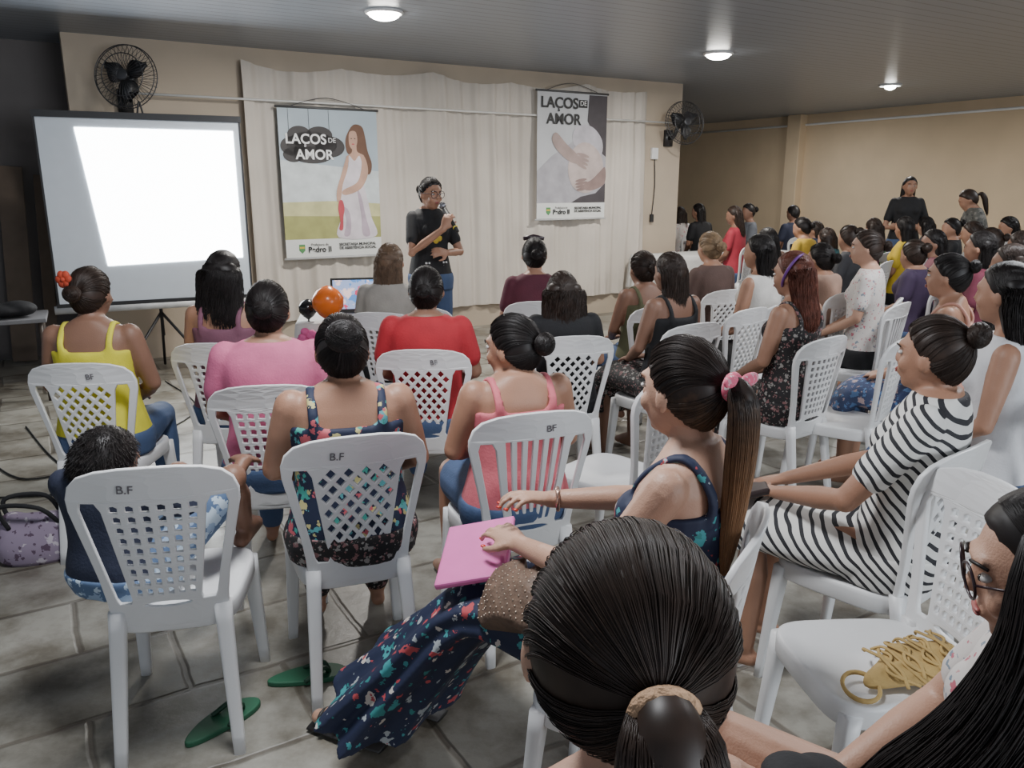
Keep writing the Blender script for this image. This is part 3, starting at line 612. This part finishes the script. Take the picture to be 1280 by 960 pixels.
rC,mC,_,JC,_=person('person in black and white striped dress with floral hair clip',1172,394,2.25,54,-6,0,2,'bun',HB,hv=.95,n=900,top=('tee',strp),bot=('knee',strp),vox=.008,face=1,fat=1.08,lean=(0,-.08),cy=38,co=(-.03,.0),arms=[((-.23,.12,.72),(-.08,.36,.64)),((.23,.12,.72),(.06,.38,.64))],ck='white plastic chair under person in striped dress',chr_='diamond',extra=[('hair_clip',clip((.0,-.115,.09),.014,5,.014),mat('pale_flower',(.7,.55,.55),.6))])
r=B().box((0,0,0),(.20,.11,.022)).build('clutch',mat('dark_leather',(.03,.018,.018),.35,.1),flat=1,bev=.008);r.matrix_world=mC@MX.Translation((-.03,.46,.615))@MX.Rotation(R(-20),4,'X')@MX.Rotation(R(25),4,'Z');tag(r,'flat dark leather clutch on lap of person in striped dress','clutch bag')
person('person in white shirt and jeans with very long straight black hair, right edge',1262,326,2.85,55,-12,3,2,'long',HK,.50,1.1,0,690,('sleeveless',c_('white_shirt',(.68,.68,.7))),('pants',jean),vox=.011,ck='white plastic chair under person with very long black hair')
person('person in navy leaf print tank with dark updo',425,392,2.44,16,0,4,2,'updo',HK,hv=1.25,n=1200,top=('tank',navf2),bot=('pants',blkf),vox=.009,fat=1.14,cy=20,chr_='diamond',mark=('B.F',None))
rG,mG,_,_,_=person('child in dark shirt slouching sideways on front left chair',128,533,2.22,-8,-10,14,3,'short',HK,n=1600,top=('tee',nav),bot=('shorts',floral('blue_tie_dye',(.10,.16,.28),[(.5,.6,.7),(.3,.4,.55)],14,.45)),
  arms=[((-.2,.14,.60),(-.1,.3,.62)),((.22,.14,.62),(.24,.32,.74))],legs=[((.04,.27,.70),(.03,.40,.50),(.04,.50,.47)),((.25,.22,.72),(.20,.36,.50),(.20,.45,.47))],fat=.85,hsz=1.0,vox=.009,lean=(-.16,.10),chr_=None)
chair(-1.0,2.22,12,'front left white plastic chair with lattice back holding the slouching child','lattice',('B.F',None))
person('person in pink short sleeved shirt with black bun',332,350,3.05,8,0,2,2,'lowbun',HK,hv=.85,n=900,top=('tee',c_('pink',(.60,.15,.27))),bot=('pants',jean),vox=.011,fat=1.14,cy=10,mark=(None,'BF'))
person('person in yellow tank top with red flower in dark hair',110,333,3.42,5,-12,0,3,'lowbun',HB,n=690,hv=.9,top=('tank',c_('yellow',(.70,.64,.05))),bot=('pants',jean),vox=.011,fat=1.08,chr_='diamond',mark=(None,'BF'),extra=[('hair_flower',clip((-.06,-.085,.075),.022,6,.024),mat('orange_red_flower',(.42,.05,.02),.7,.2))])
person('person with long thick black hair beside projection screen',278,312,3.85,0,-14,0,2,'long',HK,.50,1.2,0,600,('tank',c_('mauve',(.2,.08,.12))),('pants',jean),vox=.012)
person('person in plain red shirt with black hair',532,332,3.7,0,0,0,3,'lowbun',HK,n=600,hv=.8,top=('tee',c_('red',(.40,.02,.03))),bot=('pants',jean),vox=.012,fat=1.1,mark=(None,'BF'),chr_='diamond')
person('person in coral tank top looking left, black hair in bun',640,392,2.68,22,38,4,2,'lowbun',HK,hv=1.0,n=1000,top=('tank',c_('coral',(.58,.14,.17))),bot=('shorts',jean),vox=.009,face=1,fat=1.08,cy=20,chr_='slats',mark=(None,'BF'))
person('person in grey blouse with highlighted brown long hair',487,303,4.75,-10,0,0,2,'long',HL,.42,.9,0,600,('tee',c_('grey',(.3,.28,.25))),('pants',blk))
person('person in maroon shirt with sunglasses on black hair',668,296,5.2,5,0,0,2,'lowbun',HK,hv=.8,n=250,top=('tee',c_('maroon',(.09,.015,.03))),bot=('pants',jean),extra=[('sunglasses',lambda q:q.tube([(-.07,.03,.11),(0,.05,.125),(.07,.03,.11)],.014,8),gk)])
person('person with wavy dark hair over shoulders near aisle',703,338,4.02,12,0,0,2,'long',HB,.30,1.2,0,600,('tee',blk),('pants',blk),chr_='diamond')
person('person in olive strappy top with tied dark hair',804,313,5.0,25,0,0,3,'lowbun',HB,hv=.8,n=200,top=('tank',c_('olive',(.10,.10,.05))),bot=('pants',jean),chr_='diamond')
person('person in black tank top with shoulder length dark hair',838,314,4.35,32,0,0,3,'long',HB,.24,.9,0,400,('tank',blk),('skirt',blkf),vox=.012)
person('person in brown shirt with blond tied hair',888,289,5.75,28,0,0,2,'lowbun',HD,hv=.9,n=250,top=('tee',c_('brown',(.10,.06,.05))),bot=('pants',blk),chr_='diamond')
person('person in white sleeveless shirt with long black hair',950,292,5.1,40,10,0,2,'long',HK,.35,1.0,0,250,('sleeveless',c_('white_two',(.60,.58,.55))),('pants',blk))
person('person in patterned strappy top with auburn hair and purple band',993,313,3.95,38,10,5,2,'long',HR_,.33,1.05,0,690,('tank',blkf),('skirt',blkf),vox=.011,face=1,extra=[('headband',lambda q:q.torus((0,-.01,.015),(0,.35,.94) if 0 else (0,.85,.5),.096,.007,28,6,e=1.12),mat('purple_band',(.12,.03,.2),.5))])
person('person in beige top behind auburn haired person',1027,303,5.6,38,0,0,2,'lowbun',HK,hv=.9,n=150,top=('tee',c_('beige',(.4,.26,.2))),bot=('pants',jean))
person('person in pale floral blouse sitting sideways on white chair',1085,287,5.2,60,10,0,1,'lowbun',HB,hv=.9,n=200,top=('tee',whf),bot=('pants',blk),face=1,chr_='slats')
person('person in peach tank top with hair clip and black hair',1188,316,4.0,55,0,0,2,'updo',HK,hv=.85,n=400,top=('tank',c_('peach',(.5,.26,.2))),bot=('skirt',floral('blue_floral_skirt',(.04,.06,.14),[(.4,.3,.3),(.1,.2,.4)],20,.35)),vox=.012,face=1)
person('person in maroon blouse with loose dark hair, right side',1228,288,5.4,50,0,0,2,'long',HK,.3,1,0,200,('tee',c_('wine',(.13,.02,.04))),('pants',blk))
person('person in black top with long dark hair, beside wine blouse',1266,304,4.4,55,0,0,2,'long',HB,.36,1.05,0,300,('tee',blk),('pants',jean))
far=[(850,258,12.2,40,'floral shirt at far left end of white table','long',whf),(873,254,11.6,30,'black shirt behind the white table','long',blk),(918,257,9.8,60,'bright red shirt near the white table','long',c_('scarlet',(.35,.03,.05))),(936,254,11.3,80,'grey shirt facing left at far table','lowbun',c_('slate',(.12,.13,.15))),(992,256,11.6,20,'dark shirt with short hair against far wall','short',nav),(1003,271,8.8,30,'mustard shirt in the middle rows','lowbun',c_('mustard',(.5,.33,.04))),(1034,284,8.2,40,'teal shirt in the middle rows','long',c_('teal',(.03,.14,.16))),(1062,281,7.1,45,'dark grey shirt with bun in middle rows','updo',c_('charcoal',(.04,.04,.045))),(1093,272,8.9,45,'green shirt far right rows','long',c_('green',(.06,.16,.08))),(1132,270,8.0,55,'yellow shirt right of far rows','long',c_('yellow_two',(.65,.46,.04))),(1168,286,6.6,50,'rose shirt right rows','long',c_('rose',(.22,.08,.10))),(1190,272,8.6,55,'black shirt and black hair right rows','updo',blk),(1217,276,7.7,50,'grey striped blouse right rows','long',c_('stone',(.25,.25,.24))),(1240,284,6.8,50,'navy shirt right rows','lowbun',nav),(1262,270,8.5,50,'white shirt right rows','long',c_('white_three',(.5,.5,.5))),(1278,288,6.2,50,'blue shirt at right edge','long',c_('blue',(.05,.1,.25))),(1143,299,6.0,48,'violet shirt right rows','updo',c_('violet',(.05,.03,.07))),(960,284,7.6,35,'brown shirt left of mustard shirt','long',c_('cocoa',(.1,.05,.03))),
 (1020,276,9.9,45,'dark blue shirt just right of mustard shirt','long',c_('ink',(.02,.03,.07))),(1080,286,7.9,60,'plum shirt behind dark grey shirt','short',c_('plum',(.07,.02,.05))),(1158,270,9.4,35,'grey hooded shirt behind rose shirt','long',c_('ash',(.09,.09,.1)))]
for i,(px,py,Y,yw,l,h_,m_) in enumerate(far):
    person('person in '+l,px,py,Y,yw+rnd.uniform(-12,12),rnd.uniform(-25,25),rnd.uniform(-2,12),rnd.choice((2,3,1)),h_,rnd.choice((HK,HB)),.3,rnd.uniform(.85,1.1),0,60,('tee',m_),('pants',blk if i%2 else jean),vox=.018,fat=rnd.uniform(.95,1.12),chr_='diamond',lean=(rnd.uniform(-.08,.08),rnd.uniform(-.05,.12)))
person('person standing with arms folded in black printed shirt by warm wall',1139,220,9.8,170,0,0,2,'long',HK,.28,top=('tee',blk),bot=('pants',jean),stand=.86,vox=.014,face=1,arms=[((-.24,.06,1.10),(.08,.2,1.12)),((.24,.06,1.10),(-.08,.23,1.10))],hands=[((1,.1,.1),(0,-1,0),.3),((-1,.1,.1),(0,-1,0),.3)])
person('person standing bent forward in grey camouflage shirt by warm wall',1212,236,8.9,75,0,25,2,'lowpony',HB,.25,top=('tee',floral('grey_camouflage',(.1,.1,.09),[(.2,.19,.17),(.05,.05,.05)],14,.4)),bot=('pants',blk),stand=.86,lean=(0,.30))
# presenter
rP,mP,hP,JP,_=person('person standing in black printed t-shirt speaking into a microphone',538,221,5.9,212,6,6,2,'lowbun',HK,hv=.95,n=400,top=('tee',blk),bot=('pants',jean),stand=.87,vox=.007,face=1,fat=.90,
  arms=[((-.20,.10,1.12),(-.02,.24,1.13)),((.20,.12,1.13),(.02,.27,1.30))],hands=[((.9,.3,.15),(0,-.6,-.4),.5),((-.35,.15,.9),(-.6,-.6,-.1),.8)],extra=[('glasses',glasses(),gk)])
b=B()
for k,(x,z) in enumerate(((.0,1.21),(.025,1.225),(-.025,1.225))):b.ell((x,.108,z),(.026,.012,.026),10,6)
b.build('shirt_heart_print',mat('gold_print',(.6,.42,.04),.6),rP)
for z,w_ in ((1.05,.16),(1.025,.11)):
    b=B()
    for k in range(8):b.box((-w_/2+w_*k/7,.106,z),(w_/7*.55,.012,.013))
    b.build('shirt_print_lines',wt,rP,flat=1)
r=empty('microphone',(0,0,0),0,'handheld black microphone held by standing presenter','microphone')
q=mP@(hP@V((-.01,.15,-.07)));p=mP@(JP[1][2]+V((-.055,.02,.05)));d=(q-p).normalized()
B().tube([p-d*.10,p,q-d*.03],[.012,.014,.017],12).build('mic_body',ink,r);B().ell(q,(.026,.026,.026)).build('mic_grille',mat('steel_mesh',(.25,.25,.27),.35,metal=.8),r);B().torus(p-d*.06,d,.015,.004,14,6).build('mic_ring',mat('yellow_ring',(.75,.6,.05),.4),r)
# empty chairs
chair(.42,3.15,48,'empty white plastic chair left of person in navy floral dress','lattice')
chair(.92,1.80,98,'empty white plastic chair holding a mustard bag','lattice')
chair(1.68,3.95,50,'empty white plastic chair behind the striped dress row','lattice')
chair(2.22,5.1,45,'empty white plastic chair next to pale floral blouse','slats')
chair(-.52,5.0,-10,'empty white plastic chair beside grey blouse with highlighted hair','lattice')
chair(1.25,4.9,40,'empty white plastic chair behind white sleeveless shirt','diamond')
# mustard bag
r=empty('shoulder_bag',(.95,1.72,.44),R(25),'mustard fringed shoulder bag lying on empty white chair','shoulder bag');mm=mat('mustard_cloth',(.44,.30,.11),.8,.15,20,.3);r.scale=(1.15,1.2,.9)
rs=[]
for k,z in ((.8,0),(1,.008),(1,.018),(.75,.03),(.3,.035)):rs.append([V((.04+(.13*cos(a)+.02*cos(3*a))*k,(.07*sin(a)+.012*sin(2*a))*k,z+.004*sin(a*5))) for a in [tau*j/36 for j in range(36)]])
B().loft(rs).build('bag_body',mm,r)
for k in range(14):
    a=k*1.7;x0=-.06+.015*k;b=B().tube(cr([(x0,-.06+.02*sin(a),.03),(x0+.03*cos(a),-.01,.042+.006*sin(a)),(x0+.03,.05+.02*cos(a),.035),(x0+.05+.03*sin(a),.085,.012)],5),.004,6,rb=.0025);b.build('fringe_cord',mm,r)
B().torus((-.12,0,.010),(0,0,1),.05,.006,26,6,e=.7).build('strap',mm,r)
# floor things
def flip(x,y,rz,l):
    r=empty('flip_flop',(x,y,0),R(rz),l,'flip-flop','green flip-flops under the front chairs')
    ol=[(.048*(1-.25*cos(a+.3))*cos(a),.13*sin(a)) for a in [tau*i/28 for i in range(28)]]
    B().prism([(x_*(1+.15*(y_/.125)),y_) for x_,y_ in ol],0,.018).build('sole',mat('green_rubber',(.02,.11,.055),.6,.1),r,flat=1,bev=.004)
    g=mat('dark_green_strap',(.01,.05,.025),.5)
    for s in(-1,1):B().tube(cr([(0,.07,.018),(s*.02,.05,.045),(s*.042,-.01,.018)],5),.008,7).build('strap',g,r)
flip(-.68,2.35,-75,'green flip-flop lying under the chair of navy leaf print person');flip(-.88,2.12,-35,'green flip-flop lying beside leg of front left chair')
r=empty('tote_bag',(-2.08,3.25,0),R(20),'lilac printed tote bag with dark handles on floor at left edge','bag');lf=floral('lilac_print_fabric',(.28,.22,.30),[(.5,.45,.5),(.1,.06,.1)],18,.3)
B().loft([[V((.17*k*cos(a)*(1+.05*sin(5*a)),.10*k*sin(a)*(1-.3*z/.2),z+(.03*cos(2*a+1) if z>.15 else 0))) for a in [tau*j/32 for j in range(32)]] for z,k in ((0,.85),(.02,1),(.10,1.04),(.17,.85),(.19,.65))]).build('bag_body',lf,r)
for s in(-1,1):B().tube(cr([(-.1,s*.03,.16),(-.12,s*.05,.27),(.03,s*.08,.26),(.1,s*.04,.16)],6),.01,8).build('handle',blk,r)
for i,ps in enumerate(([(-3.3,5.2,.006),(-2.6,4.4,.006),(-2.2,4.3,.006),(-2.35,4.0,.006),(-3.0,3.9,.006)],[(-3.2,4.6,.006),(-2.7,4.2,.006),(-2.45,4.6,.006),(-2.3,5.6,.006),(-2.9,6.5,.006)])):
    tag(B().tube(cr(ps,8),.005,6).build('power_cable',ink),['black cable looping on floor near tote bag','black cable running on floor toward projection screen'][i],'cable')
wd=mat('dark_wood',(.06,.045,.035),.6,.2,8)
r=empty('side_table',(-3.95,5.9,0),R(28),'low dark table at left edge beside screen','table')
B().box((0,0,.62),(.85,.5,.03)).build('tabletop',mat('grey_top',(.18,.18,.19),.5),r,flat=1,bev=.005)
for x in(-.38,.38):
    for y in(-.2,.2):B().tube([(x,y,.61),(x,y,0)],.016,8).build('leg',wd,r)
tag(B().ell((-3.85,5.9,.69),(.22,.13,.05),18,10).ell((-3.7,5.95,.70),(.14,.1,.06),14,8).ell((-4.0,5.87,.68),(.12,.1,.045),14,8).build('laptop_bag',blk,vox=.012),'black soft bag lying on table at left edge','bag')
for i,(x,l) in enumerate(((-.95,'wide wooden board leaning in dark corner, left one'),(-.72,'narrow wooden board leaning in dark corner, right one'))):
    o=B().box((0,0,.9),(.2-.1*i,.03,1.75-.15*i)).build('wooden_board',mat('board_wood',(.11,.08,.058),.7,.2,6),flat=1,bev=.004);p=P0+E1*(x+.35)+NB*(-.35);o.matrix_world=MX.Translation((p.x,p.y,0))@MX.Rotation(A31,4,'Z')@MX.Rotation(R(-7),4,'X')@MX.Rotation(R(3),4,'Y');tag(o,l,'board')
tc=mat('white_cloth',(.62,.62,.60),.8,.05,8)
def clothtable(x,y,rz,w_,d_,l,h=.74):
    r=empty('table',(x,y,0),R(rz),l,'table')
    B().box((0,0,h-.02),(w_,d_,.03)).build('tabletop',wd,r,flat=1)
    for a in(-1,1):
        for c in(-1,1):B().tube([(a*(w_/2-.05),c*(d_/2-.05),h-.03),(a*(w_/2-.05),c*(d_/2-.05),0)],.02,8).build('leg',wd,r)
    o=B();rs=[]
    for k,z in ((.3,h+.004),(.98,h+.004),(1,h),(1.02,h-.06),(1.05,h-.4)):
        ring=[]
        for j in range(96):
            a=tau*j/96;c,s=cos(a),sin(a);m_=max(abs(c),abs(s));f=1+(.015*sin(j*1.3) if z<h-.05 else 0);ring.append(V((c/m_*w_/2*k*f,s/m_*d_/2*k*f,z)))
        rs.append(ring)
    o.loft(rs,cap=0);o.add(rs[0],[tuple(range(96))]);o=o.build('tablecloth',tc);o.matrix_world=MX.Translation((x,y,0))@MX.Rotation(R(rz),4,'Z');tag(o,'white cloth over '+l,'tablecloth')
clothtable(-1.12,5.3,10,.6,.5,'small table holding the laptop')
clothtable(2.6,10.5,31,2.2,.6,'long table in the far seating area')
r=empty('laptop',(-1.02,5.25,.75),R(12),'open laptop with colourful picture on small white table','laptop')
B().box((0,0,.008),(.34,.24,.016)).build('base',ink,r,flat=1,bev=.003);S_=MX.Translation((0,.12,.016))@MX.Rotation(R(-15),4,'X')
B().box((0,0,.115),(.34,.01,.23)).xf(S_).build('lid',ink,r,flat=1,bev=.003)
lpm=floral('laptop_picture',(.3,.38,.6),[(.6,.06,.12),(.8,.6,.6),(.1,.25,.55)],9,.4);pn=lpm.node_tree.nodes['Principled BSDF'];lpm.node_tree.links.new(pn.inputs['Base Color'].links[0].from_socket,pn.inputs['Emission Color']);pn.inputs['Emission Strength'].default_value=1.2
B().box((0,-.007,.117),(.31,.002,.195)).xf(S_).build('display',lpm,r,flat=1)
def balloon(px,py,Y,s,m,l):
    r=empty('balloon',(0,0,0),0,l,'balloon','balloons on the small white table');p=at(px,py,Y)
    B().tube([p+V((0,0,z*s)) for z in(-.12,-.105,-.08,-.03,.03,.075,.098,.105)],[q*s for q in(.006,.02,.055,.094,.098,.066,.03,.004)],22).build('balloon_body',m,r);B().tube([p+V((0,0,-.135*s)),p+V((0,0,-.118*s))],[.014*s,.004*s],8).build('knot',m,r)
balloon(410,378,4.95,1,mat('orange_balloon',(.75,.16,.02),.25,.05),'orange balloon on small white table')
balloon(385,386,5.1,.6,mat('black_balloon',(.012,.012,.013),.2,.05),'black balloon just left of the orange balloon')
p=at(383,428,4.97);q=B()
for k in range(9):a=k*2.4;q.ell(p+V((.035*cos(a),.02,.035*sin(a)+.005*k)),(.03,.02,.026),10,6)
tag(q.build('paper_flower',mat('pink_paper',(.75,.14,.35),.8,.15)),'pink paper flower hanging at edge of small white table','flower')
# ---------------- camera
cd=bpy.data.cameras.new('Camera');cd.sensor_width=36;cd.lens=36*F/1280;cd.clip_start=.05;co=bpy.data.objects.new('Camera',cd);C.objects.link(co);co.location=(0,0,H);co.rotation_euler=(R(90)-TH,0,0);bpy.context.scene.camera=co
